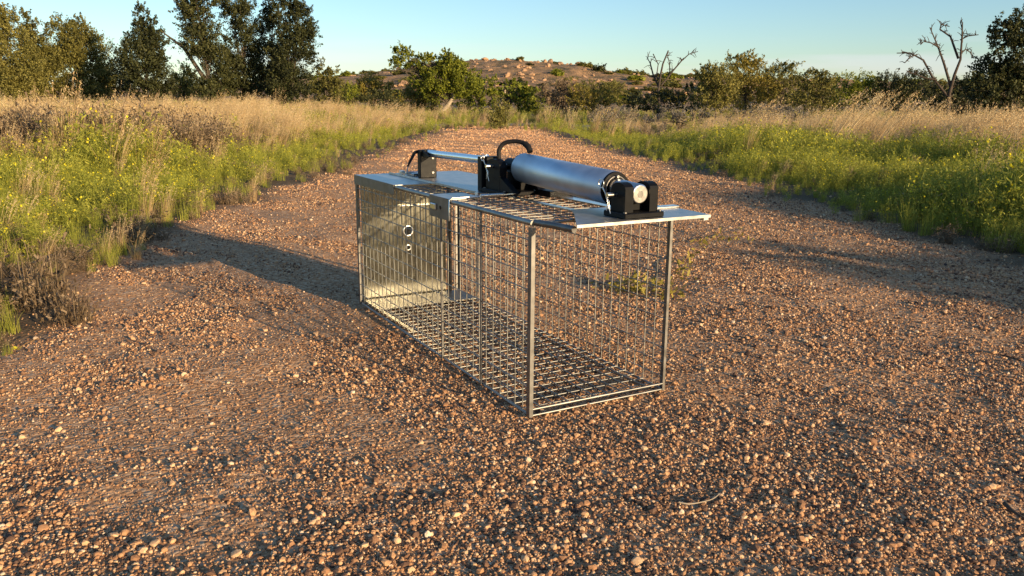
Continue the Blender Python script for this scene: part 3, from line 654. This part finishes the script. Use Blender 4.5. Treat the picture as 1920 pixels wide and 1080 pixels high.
# dead trees
def dead(name, label, d, base, limbs, r0=0):
    b = at(*base, d); root = Vector((b.x, d, tz(b.x, d)-.05)); e = bpy.data.objects.new(name, None); COL.objects.link(e); e.location = root
    tag(e, label, 'dead tree', 'dead trees over the right thicket'); rr = random.Random(int(d*10)); s = d/F
    mbt = MB(); mbb = MB()
    for i, (pts, ra, rb) in enumerate(limbs):
        P = []; n_ = len(pts)
        dy = rr.uniform(-.5, .5)
        for j, (px, py) in enumerate(pts):
            q = at(px, py, d); q.y = d+dy*j/n_*1.2; P.append(q-root)
        if i == 0: P.insert(0, Vector((0, 0, 0)))
        k = len(P); (mbt if i == 0 else mbb).tube(P, [max(.011, (ra+(rb-ra)*j/(k-1))*s*.62) for j in range(k)], 6)
        if i:
            for j in range(1, k):            # small twigs
                for _ in range(5):
                    st = P[j-1].lerp(P[j], rr.random()); v = Vector((rr.gauss(0, 1), rr.gauss(0, .6), rr.gauss(.6, .8))).normalized()*rr.uniform(5, 15)*s
                    mbb.tube([st, st+v*.5+Vector((0, 0, .02)), st+v], [.011, .008, .005], 4, caps=False)
    mbt.build('trunk', M_dead, e); mbb.build('branch', M_dead, e)
dead('dead_tree', 'thin dead tree with three bare upright stems before the end of the rocky hill', 25, (1236, 200), [([(1236, 200), (1234, 170), (1238, 140), (1242, 120), (1252, 95)], 4.5, 2), ([(1236, 165), (1226, 140), (1222, 118), (1218, 108)], 3, 1),
    ([(1230, 150), (1236, 120), (1228, 100)], 2, .8), ([(1240, 160), (1262, 132), (1276, 115), (1290, 102), (1306, 97)], 3, 1), ([(1256, 138), (1256, 118), (1252, 100)], 2, .8)])
dead('dead_tree', 'forked dead tree with crooked bare limbs standing left of the large dark tree', 21, (1778, 215), [([(1778, 215), (1779, 175), (1788, 140), (1798, 112), (1800, 70), (1800, 42)], 6.5, 1.5), ([(1782, 160), (1772, 120), (1765, 95), (1760, 78), (1750, 50)], 4, 1),
    ([(1797, 110), (1790, 85), (1786, 68), (1768, 54), (1772, 44), (1790, 48)], 3.5, 1), ([(1762, 90), (1745, 80), (1732, 78), (1726, 84)], 2, .8), ([(1776, 180), (1752, 145), (1738, 112), (1716, 98), (1694, 98)], 4, 1.4),
    ([(1720, 102), (1704, 108), (1694, 118)], 2, .8), ([(1757, 150), (1735, 146), (1716, 138), (1704, 134)], 2.6, 1), ([(1800, 75), (1812, 68), (1828, 66)], 2.2, .9), ([(1800, 102), (1812, 92), (1822, 98), (1828, 108)], 2.2, .9), ([(1804, 80), (1806, 60), (1802, 40)], 2, .8)], 6)

# ------------------------------------------------------------------ hill: boulders and shrubs
bo = [rock_mesh('boulder', M_rock, 40+k, sub=2, rough=1.1, flat=.9) for k in range(5)]
rr = random.Random(5)
for k in range(298):
    d = rr.uniform(190, 330) if k % 3 else rr.uniform(285, 330); px = rr.gauss(970, 150) if k % 4 else rr.uniform(620, 1560)
    x = (px-960)/F*d; z = tz(x, d); s = rr.uniform(.4, 1.0)*(1.8 if k % 9 == 0 else 1)
    ob = link('boulder', bo[k % 5]); ob.location = (x, d, z+s*.15); ob.scale = (s*rr.uniform(.9, 1.5), s, s*rr.uniform(.6, 1)); ob.rotation_euler = (rr.uniform(-.3, .3), rr.uniform(-.3, .3), rr.uniform(0, 6))
    tag(ob, 'orange granite boulder on the distant rocky hill', 'boulder', 'boulders strewn over the distant hill')
def hill_shrub_mesh(seed, mat):
    r = np.random.default_rng(seed); lf = Leafy(); cl = ellipsoid_points(r, 40, np.array([0, 0, .6]), np.array([1, 1, .85]), .3)*[1, 1, 1]+r.normal(0, .25, (40, 3)); ctr = np.repeat(cl, 14, 0)
    leaves(lf, r, ctr+r.normal(0, .22, ctr.shape), .38, np.clip(np.repeat(r.random(40), 14)*.7+.15, 0, 1), asp=.6); return lf.mesh('hill_shrub', mat)
hs = [hill_shrub_mesh(k, (M_olive, M_olive, M_darkleaf, M_mesq, M_olive)[k]) for k in range(5)]
for k in range(298):
    d = rr.uniform(165, 330) if k % 3 else rr.uniform(300, 330); px = rr.uniform(560, 1960) if k % 2 else rr.uniform(600, 1330)
    if d > 230 and 860 < px < 1090 and rr.random() < .55: px = rr.uniform(1100, 1900)
    x = (px-960)/F*d; s = rr.uniform(.45, 1.35)
    ob = link('hill_shrub', hs[k % 5]); ob.location = (x, d, tz(x, d)-.1); ob.scale = (s*rr.uniform(1.1, 2.0), s*1.3, s*rr.uniform(.5, .95)); ob.rotation_euler[2] = rr.uniform(0, 6)
    tag(ob, 'dark round shrub on the distant rocky hill', 'shrub', 'shrubs dotted over the distant hill')

# ------------------------------------------------------------------ the trap (x = across, y = along from the open end, z = up)
T = bpy.data.objects.new('live_animal_trap', None); COL.objects.link(T)
T.location = (.0304, 1.1899, .0); T.rotation_euler[2] = R(28.889)
tag(T, 'galvanised wire mesh animal trap with open end and grey cylinder on top, on the gravel', 'animal trap')
LN, WD, HT = .8135, .257, .305; IN = .0254; wr = .00098
def wires(lines, name, mat=M_wire, r=wr, parent=T, n=6):
    mb = MB()
    rw = random.Random(len(lines))
    for a, b in lines:
        a = Vector(a); b = Vector(b); j = lambda q: q+Vector([rw.gauss(0, .00045) for _ in range(3)])
        mb.tube([a, j(a.lerp(b, .3)), j(a.lerp(b, .68)), b], r, n, caps=False)
    return mb.build(name, mat, parent)
def side(x):
    L = []; sgn = 1 if x > .1 else -1
    for i in range(1, 32): L.append(((x, i*IN, .003), (x, i*IN, HT)))
    for j in range(13): L.append(((x+sgn*.0018, 0, max(.003, j*IN)), (x+sgn*.0018, LN, max(.003, j*IN))))
    return L
wires(side(0), 'side_panel'); wires(side(WD), 'side_panel')
L = [((i*WD/10, 0, .009), (i*WD/10, LN, .009)) for i in range(1, 10)]+[((0, i*IN, .0068), (WD, i*IN, .0068)) for i in range(1, 32)]
wires(L, 'floor_panel', r=.0011)
YS = .56
L = [((i*WD/10, 0.004, HT), (i*WD/10, YS, HT)) for i in range(1, 10)]+[((0, i*IN, HT+.0018), (WD, i*IN, HT+.0018)) for i in range(1, 22)]
wires(L, 'top_panel')
# edge frame
mb = MB()
for x in (0, WD):
    mb.tube([(x, 0, .004), (x, LN, .004)], .0021, 8); mb.tube([(x, 0, HT), (x, LN, HT)], .0046 if x == 0 else .0026, 8)
mb.tube([(0, -.001, .0035), (WD, -.001, .0035)], .0018, 8); mb.tube([(0, -.002, .0140), (WD, -.002, .0140)], .0021, 8)
mb.tube([(0, 0, HT), (WD, 0, HT)], .0026, 8)
mb.build('edge_frame', M_wire, T)
def channel(x, y, z0, z1, a, b, t, sx, sy, name, mat):
    mb = MB(); x2 = x+a*sx; y2 = y+b*sy
    mb.box((min(x, x2), min(y, y+t*sy), z0), (max(x, x2), max(y, y+t*sy), z1)); mb.box((min(x, x+t*sx), min(y+t*sy, y2), z0), (max(x, x+t*sx), max(y+t*sy, y2), z1)); return mb.build(name, mat, T)
channel(-.0045, -.004, .002, HT-.006, .0065, .010, .0014, 1, 1, 'corner_post', M_dark)
channel(WD+.0045, -.004, .002, HT-.004, .005, .012, .0014, -1, 1, 'corner_post', M_dark)
channel(-.004, LN+.003, .002, HT, .009, .010, .0014, 1, -1, 'corner_post', M_dark)
channel(WD+.004, LN+.003, .002, HT, .009, .010, .0014, -1, -1, 'corner_post', M_dark)
for yy, rr_ in ((.164, .0022), (.328, .0019)):
    mb = MB(); mb.tube([(-.0035, yy, .004), (-.0035, yy, HT-.003)], rr_, 8); mb.build('stiffening_rod', M_dark, T)
# end plate with two round holes (rings)
def ring(mb, cx, y, cz, r1, r2, th, n=24):
    vs = []; fs = []
    for k in range(n):
        a = 2*math.pi*k/n; c, s_ = math.cos(a), math.sin(a)
        vs += [(cx+c*r1, y, cz+s_*r1), (cx+c*(r1+r2)/2, y-th, cz+s_*(r1+r2)/2), (cx+c*r2, y, cz+s_*r2)]
    for k in range(n):
        a = 3*k; b = 3*((k+1) % n); fs += [(a, b, b+1, a+1), (a+1, b+1, b+2, a+2)]
    mb.add(vs, fs, True)
def plate_with_holes(x0, x1, z0, z1, y, holes, th):
    """flat plate with true openings"""
    bm = bmesh.new(); xs_ = [x0]; n = 24
    me_polys = []
    # split the plate in horizontal bands, each band holding one hole in a square cell
    zs = sorted([z0, z1]+[h[1]-h[2]*1.3 for h in holes]+[h[1]+h[2]*1.3 for h in holes])
    for a, b in zip(zs[:-1], zs[1:]):
        hh = [h for h in holes if a < h[1] < b]
        if not hh: me_polys.append([(x0, a), (x1, a), (x1, b), (x0, b)]); continue
        cx, cz, r = hh[0]; q = r*1.3
        me_polys += [[(x0, a), (cx-q, a), (cx-q, b), (x0, b)], [(cx+q, a), (x1, a), (x1, b), (cx+q, b)]]
        for k in range(n):
            a0 = 2*math.pi*k/n; a1 = 2*math.pi*(k+1)/n
            def sq(t):
                c, s_ = math.cos(t), math.sin(t); mxx = max(abs(c), abs(s_)); return (cx+c/mxx*q, cz+s_/mxx*q)
            poly = [(cx+math.cos(a0)*r, cz+math.sin(a0)*r), sq(a0), sq(a1), (cx+math.cos(a1)*r, cz+math.sin(a1)*r)]; me_polys.append(poly)
    for p in me_polys:
        vs = [bm.verts.new((u, y, v)) for u, v in p]; bm.faces.new(vs)
    bmesh.ops.remove_doubles(bm, verts=bm.verts, dist=1e-6); bmesh.ops.recalc_face_normals(bm, faces=bm.faces)
    bmesh.ops.solidify(bm, geom=bm.faces[:], thickness=th)
    me = bpy.data.meshes.new('end_plate'); bm.to_mesh(me); bm.free(); return me
me = plate_with_holes(.006, .222, .006, HT-.002, LN-.003, [(.122, .170, .0105), (.122, .129, .0055)], .0012); me.materials.append(M_plate)
ep = link('end_plate', me, T)
mb = MB(); ring(mb, .122, LN-.0045, .170, .0100, .0140, .003); ring(mb, .122, LN-.0045, .129, .0052, .0075, .002); mb.build('hole_rim', M_bright, ep)
mb = MB(); mb.tube([(.122, LN-.0012, .170), (.122, LN+.003, .170)], .0125, 20); mb.tube([(.122, LN-.0012, .129), (.122, LN+.003, .129)], .0068, 16); mb.build('dark_backing', M_black, ep)  # black discs added behind the holes to darken them, hiding the lit ground
mb = MB(); mb.box((.006, LN-.012, .232), (.222, LN-.0045, .2335)); mb.build('fold_ledge', M_sheet, ep)
mb = MB(); mb.box((.226, LN-.012, .004), (.235, LN-.002, HT-.01), .001); mb.build('guide_bar', M_black, T)
# solid floor and solid top of the closed end
mb = MB(); mb.box((.003, .70, .0108), (WD-.003, LN-.013, .0118)); mb.box((.0035, .50, .0105), (.012, .6999, .0113)); mb.build('floor_plate', M_dark, T)
mb = MB(); mb.box((-.004, .555, HT+.0035), (WD+.004, LN+.004, HT+.0047)); tpz = mb.build('top_plate', M_sheet, T)
mb = MB(); mb.box((-.0058, .56, HT-.016), (-.0043, LN+.004, HT+.0045)); mb.build('folded_flange', M_dark, tpz)
# raised sliding strip running under the handle
mb = MB(); mb.box((.075, .335, HT+.005), (.225, .80, HT+.0062)); mb.box((.0735, .335, HT+.0052), (.0749, .80, HT+.0095)); mb.build('slide_strip', M_sheet, T)
# latch bracket over the left edge
mb = MB(); mb.box((-.0049, .285, HT+.0038), (.062, .372, HT+.0050)); lb = mb.build('latch_bracket', M_sheet, T)
mb = MB(); mb.box((-.0065, .285, HT-.034), (-.0050, .372, HT+.0050)); mb.build('bracket_flange', M_dark, lb)
mb = MB(); mb.box((-.0100, .338, HT-.020), (-.0066, .362, HT-.009), .0012); mb.build('latch_bolt', M_bright, lb)
mb = MB(); mb.tube([(-.0066, .322, HT-.014), (-.0072, .322, HT-.014)], .0035, 12); mb.build('bolt_hole', M_black, lb)
mb = MB(); mb.tube([(.055, .296, HT+.005), (.055, .296, HT+.013)], .0042, 8); mb.build('screw', M_bright, lb)
# hinge rod and bright cross rod
mb = MB(); mb.tube([(-.006, .284, HT-.030), (-.006, .283, HT+.004), (-.001, .282, HT+.0075), (.06, .28, HT+.0075), (.19, .268, HT+.0075)], .0016, 8); mb.build('door_wire', M_bright, T)
mb = MB(); mb.tube([(.045, .262, HT+.011), (.255, .272, HT+.011)], .0034, 8); mb.build('hinge_rod', M_bright, T)
mb = MB(); mb.box((.190, .280, HT+.0065), (.213, .303, HT+.020), .002); mb.build('hinge_block', M_bright, T)
# arm rail under the cylinder
mb = MB(); mb.box((.178, .035, HT+.0065), (.206, .285, HT+.0078)); mb.box((.2062, .035, HT+.0065), (.2074, .285, HT+.0105)); mb.box((.100, .035, HT+.0065), (.112, .262, HT+.0078)); mb.build('arm_rail', M_bright, T)
# front lift plate, tapered and overhanging the open end, with a folded lip
z0 = HT+.0082
mb = MB(); mb.prism([(.014, -.095), (.256, -.095), (.262, -.005), (.225, .045), (.095, .045), (.078, .01)], z0, z0+.0014); mb.prism([(.014, -.0962), (.256, -.0962), (.256, -.0951), (.014, -.0951)], z0-.003, z0+.0014); mb.box((.2465, -.092, z0-.0075), (.2555, -.010, z0-.0002)); lp = mb.build('lift_plate', M_sheet, T)
mb = MB(); mb.tube([(.004, .002, HT+.001), (.014, -.045, HT+.0015), (.019, -.082, HT+.001)], .0050, 10); mb.build('side_roller', M_dark, T)
mb = MB(); mb.box((.205, -.012, z0+.0016), (.266, .004, z0+.005), .0008); mb.build('rear_tab', M_bright, lp)

def clevis(y0, y1, xc, zb, zt, w, base_y, name, front):
    """black base plate with two round-topped ears"""
    mb = MB(); mb.box((xc-w/2-.006, base_y[0], zb), (xc+w/2+.006, base_y[1], zb+.008), .0012)
    for s_ in (-1, 1):
        xa, xb = sorted((xc+s_*w/2, xc+s_*(w/2-.015)))
        ym = (y0+y1)/2; hw = (y1-y0)/2; P = [(y0, zb+.0081), (y1, zb+.0081)]
        for k in range(9):
            a = math.pi*k/8; P.append((ym+hw*math.cos(a)**1 if True else 0, zt-hw*.55+hw*.55*math.sin(a)))
        mb.prism(P, xa, xb, axis=0)
    o_ = mb.build(name, M_black, T)
    for xs_, ys_ in ((-1, 0), (-1, 1), (1, 0), (1, 1)):
        bx_ = xc+xs_*(w/2+.0015); by_ = base_y[0]+.006 if ys_ == 0 else base_y[1]-.006
        m2 = MB(); m2.tube([(bx_, by_, zb+.0078), (bx_, by_, zb+.0098)], .0028, 6); m2.build('bolt', M_dark, o_)
    return o_
XC = .140; zb = z0+.0016
cf = clevis(-.075, -.040, XC, zb, .366, .060, (-.084, -.030), 'front_clevis', True)
mb = MB(); mb.box((XC-.0145, -.058, zb+.0081), (XC+.0145, -.036, zb+.020), .001); mb.build('clevis_block', M_black, cf)
cb = clevis(.290, .345, XC-.012, HT+.0065, .376, .060, (.262, .352), 'rear_clevis', False)
# gusset of the rear clevis
mb = MB(); mb.prism([(.345, HT+.0146), (.345, .374), (.318, .374), (.25, HT+.0146)], XC+.019, XC+.034, axis=0); mb.prism([(.289, HT+.0146), (.289, .345), (.235, HT+.0146)], XC-.042, XC-.030, axis=0)
mb.box((XC+.02, .215, HT+.0066), (XC+.07, .261, HT+.018), .001); mb.build('gusset', M_black, cb)
# cylinder
mb = MB(); c0 = Vector((XC, -.006, .3508)); c1 = Vector((XC, .276, .3610)); ax_ = (c1-c0).normalized()
RR = .0265
mb.tube([c0, c0+ax_*.0008, c1-ax_*.0008, c1], [RR-.0008, RR, RR, RR-.0008], 64); cy = mb.build('cylinder', M_alu, T)
mb = MB(); mb.tube([c0-ax_*.004, c0-ax_*.0005], [RR*.96, RR*.985], 48); 
mb.build('end_cap', M_black, cy)
mb = MB(); ringpts = [c0-ax_*.0052+Vector((math.cos(a)*RR*.72, 0, math.sin(a)*RR*.72)) for a in [2*math.pi*k/32 for k in range(33)]]; mb.tube(ringpts, .0013, 6); mb.build('retaining_ring', M_dark, cy)
mb = MB(); mb.tube([c0-ax_*.0055+Vector((-.001, 0, .019)), c0-ax_*.011+Vector((-.001, 0, .019))], .0024, 8); mb.build('screw', M_bright, cy)
mb = MB(); mb.tube([c0-ax_*.005+Vector((0, 0, .001)), c0-ax_*.0635+Vector((0, 0, 0)), c0-ax_*.065, c0-ax_*.0655], [.0148, .0148, .0140, .0125], 32)
rod = mb.build('piston_rod', M_bright, cy)
mb = MB(); mb.tube([c0-ax_*.0656, c0-ax_*.0659], [.0055, .0050], 6); mb.build('socket', M_dark, rod)
mb = MB(); mb.tube([c1, c1+ax_*.004], RR*.95, 48); mb.tube([c1+ax_*.004, c1+ax_*.055], .013, 24); mb.build('end_cap', M_black, cy)
# pins and spring clips at both joints
def pin_clip(y, z, x0, xin, name):
    mb = MB(); mb.tube([(x0, y, z), (xin, y, z)], .0036, 16); p = mb.build(name, M_bright, T)
    mb = MB(); xx = x0+.0045; pts = []
    for k in range(0, 22):
        a = -.4+2*math.pi*k/20*.92; pts.append((xx, y+.022+.0065*math.cos(a), z+.015+.0065*math.sin(a)))
    mb.tube(pts, .00075, 6)
    mb.tube([(xx, y+.018, z+.010), (xx, y+.006, z-.004), (xx, y+.000, z-.010), (xx, y+.001, z-.018), (xx, y-.004, z-.027)], .00075, 6)
    mb.tube([(xx+.001, y+.020, z+.009), (xx+.001, y+.012, z+.001), (xx+.001, y+.005, z-.012), (xx+.001, y+.008, z-.024)], .00075, 6)
    mb.build('spring_clip', M_bright, p)
pin_clip(-.052, .3475, XC-.046, XC+.036, 'clevis_pin')
pin_clip(.318, .3625, XC-.056, XC+.024, 'clevis_pin')
# hose loop
P0 = [Vector(p) for p in [(.112, .318, .352), (.112, .320, .378), (.114, .322, .392), (.122, .318, .4035), (.136, .306, .4075), (.146, .292, .4055), (.150, .278, .399), (.150, .270, .390)]]
def cr_spline(P, n=8):
    out = []
    for i in range(len(P)-1):
        a = P[max(i-1, 0)]; b = P[i]; c = P[i+1]; d = P[min(i+2, len(P)-1)]
        for k in range(n):
            t = k/n; out.append(.5*((2*b)+(c-a)*t+(2*a-5*b+4*c-d)*t*t+(3*b-a-3*c+d)*t**3))
    return out+[P[-1]]
hp = cr_spline(P0); mb = MB(); mb.tube(hp, .0040, 12); ho = mb.build('hose', M_rubber, T)
mb = MB(); mb.tube(hp[-14:], .0055, 12); mb.tube(hp[:6], .0052, 12); mb.build('hose_end', M_rubber, ho)
# handle with two posts
hx = .115
mb = MB(); mb.tube([(hx, .372, .3690), (hx, .665, .3650)], .0078, 24); hd = mb.build('handle', M_bright, T)
for yy in (.3545, .6545):
    for zz in (HT+.018, HT+.050):
        m2 = MB(); m2.tube([(hx+.008, yy+.0003, zz), (hx+.008, yy-.0022, zz)], .0028, 6); m2.build('bolt', M_dark, hd)
mb = MB(); mb.box((hx-.021, .655, HT+.0064), (hx+.018, .672, .373), .0012); mb.build('handle_post', M_black, hd)
mb = MB(); mb.box((hx-.021, .355, HT+.0064), (hx+.018, .373, .377), .0012); mb.build('handle_post', M_black, hd)
mb = MB(); mb.prism([(hx-.0215, .353), (hx-.0215, .375), (hx-.012, .375), (hx-.012, .353)], .3771, .3775); mb.tube([(hx, .372, .377), (hx, .385, .3725)], .004, 8); mb.build('handle_cap', M_bright, hd)
mb = MB(); mb.prism([(.6549, .3725), (.6549, .358), (.618, .3595), (.618, .3615)], hx-.017, hx-.013, axis=0); mb.build('grip_gusset', M_black, hd)
# trigger lever and linkage at the closed end
mb = MB(); mb.tube([(.093, .672, .368), (.096, .69, .366), (.103, .735, .345), (.108, .765, .330)], [.004, .0038, .0032, .0022], 8); lv = mb.build('trigger_lever', M_black, T)
mb = MB(); mb.tube([(.108, .765, .330), (.109, .775, HT+.006)], .0016, 6); mb.box((.095, .70, HT+.0065), (.135, .745, HT+.013), .001); mb.box((.08, .735, HT+.0065), (.09, .75, HT+.0165), .001); mb.tube([(.085, .72, HT+.013), (.15, .72, HT+.013)], .003, 8); mb.build('trigger_linkage', M_bright, lv)
# treadle rod inside
mb = MB(); mb.tube([(.205, .60, .30), (.205, .60, .03)], .0016, 6); mb.build('trigger_rod', M_wire, T)

# ------------------------------------------------------------------ small things on the gravel
def gp(px, py, lift=.003):
    p = gnd(px, py); return Vector((p.x, p.y, tz(p.x, p.y)+lift))
lf = Leafy(); r = np.random.default_rng(77)
pts = cr_spline([gp(1248, 560, .006), gp(1272, 522, .012), gp(1300, 490, .02), gp(1328, 466, .03), (gp(1370, 460, .035)), gp(1405, 448, .03), gp(1438, 434, .02)], 8)
o0 = pts[0].copy(); o0.z -= .006
e = bpy.data.objects.new('creeping_weed', None); COL.objects.link(e); e.location = o0; tag(e, 'thin yellowish creeping weed stem trailing over the gravel behind the right side of the trap', 'weed')
mb = MB(); mb.tube([p-o0 for p in pts], .0018, 6, r2=.0008)
C = []
for k in range(60):
    t = r.random()**2.2; q = pts[int(t*(len(pts)*.8))]-o0; C.append(np.array(q)+r.normal(0, .018, 3)*[1, 1, .4]+[0, 0, .008])
    if k % 4 == 0: mb.tube([q, Vector(C[-1])], .0008, 4, caps=False)
mb.build('stem', M_dryg, e)
C = np.array(C); leaves(lf, r, C, .016, .5+.5*r.random(len(C)), asp=.4); lf2 = Leafy(); leaves(lf2, r, np.repeat(C, 3, 0)+r.normal(0, .008, (len(C)*3, 3)), .014, .4+.6*r.random(len(C)*3), asp=.35)
link('foliage', lf2.mesh('foliage', M_gold), e)
lf = Leafy(); r = np.random.default_rng(78)
# second low weed seen through the mesh
e2o = gp(1190, 545, 0); lf = Leafy(); C = r.normal(0, 1, (150, 3))*[.05, .03, .012]+[0, 0, .016]; C[:, 2] = abs(C[:, 2]); leaves(lf, r, C, .015, .4+.6*r.random(150), asp=.35)
ob = link('low_weed', lf.mesh('low_weed', M_gold)); ob.location = e2o; tag(ob, 'low yellowish weed on the gravel seen through the mesh of the trap', 'weed')
# fallen flower
fo = gp(32, 657, .004); e = bpy.data.objects.new('fallen_flower', None); COL.objects.link(e); e.location = fo; tag(e, 'single fallen yellow flower on a pale stem at the left edge of the gravel', 'flower')
mb = MB(); mb.tube([(0, 0, .004), (.012, .012, .012), (.024, .035, .016)], .0011, 6); mb.build('stem', M_dryg, e)
lf = Leafy(); a = np.arange(12)/12*6.283; d = np.stack([np.cos(a), np.sin(a), .25+.2*np.sin(a*3)], 1)
w = unit(np.cross(d, [0, 0, 1.]))*.0024; lf.strips(np.stack([d*.001, d*.009], 1)+[0, 0, .004], np.stack([w*.5, w], 1), .5+.4*r.random(12)); link('petal', lf.mesh('petal', M_yel), e)
# twigs
for pts_, lb in (([(1272, 955), (1290, 957), (1312, 954), (1335, 948), (1348, 938)], 'thin pale curved dry stalk lying on the gravel right of the trap'),
                 ([(1882, 955), (1895, 968), (1908, 976), (1924, 985)], 'short dark twig at the right edge of the gravel'),
                 ([(1215, 310), (1222, 290), (1230, 262), (1236, 256)], 'thin dry stalk lying on the track beyond the cylinder')):
    P = [gp(*q, .006) for q in pts_]; o0 = P[0].copy(); mb = MB(); mb.tube([p-o0 for p in cr_spline(P, 4)], .0011 if 'thin' in lb else .003, 6, r2=.0006)
    ob = mb.build('twig', M_dead if 'dark' in lb else M_pale, None); ob.location = o0; tag(ob, lb, 'twig')
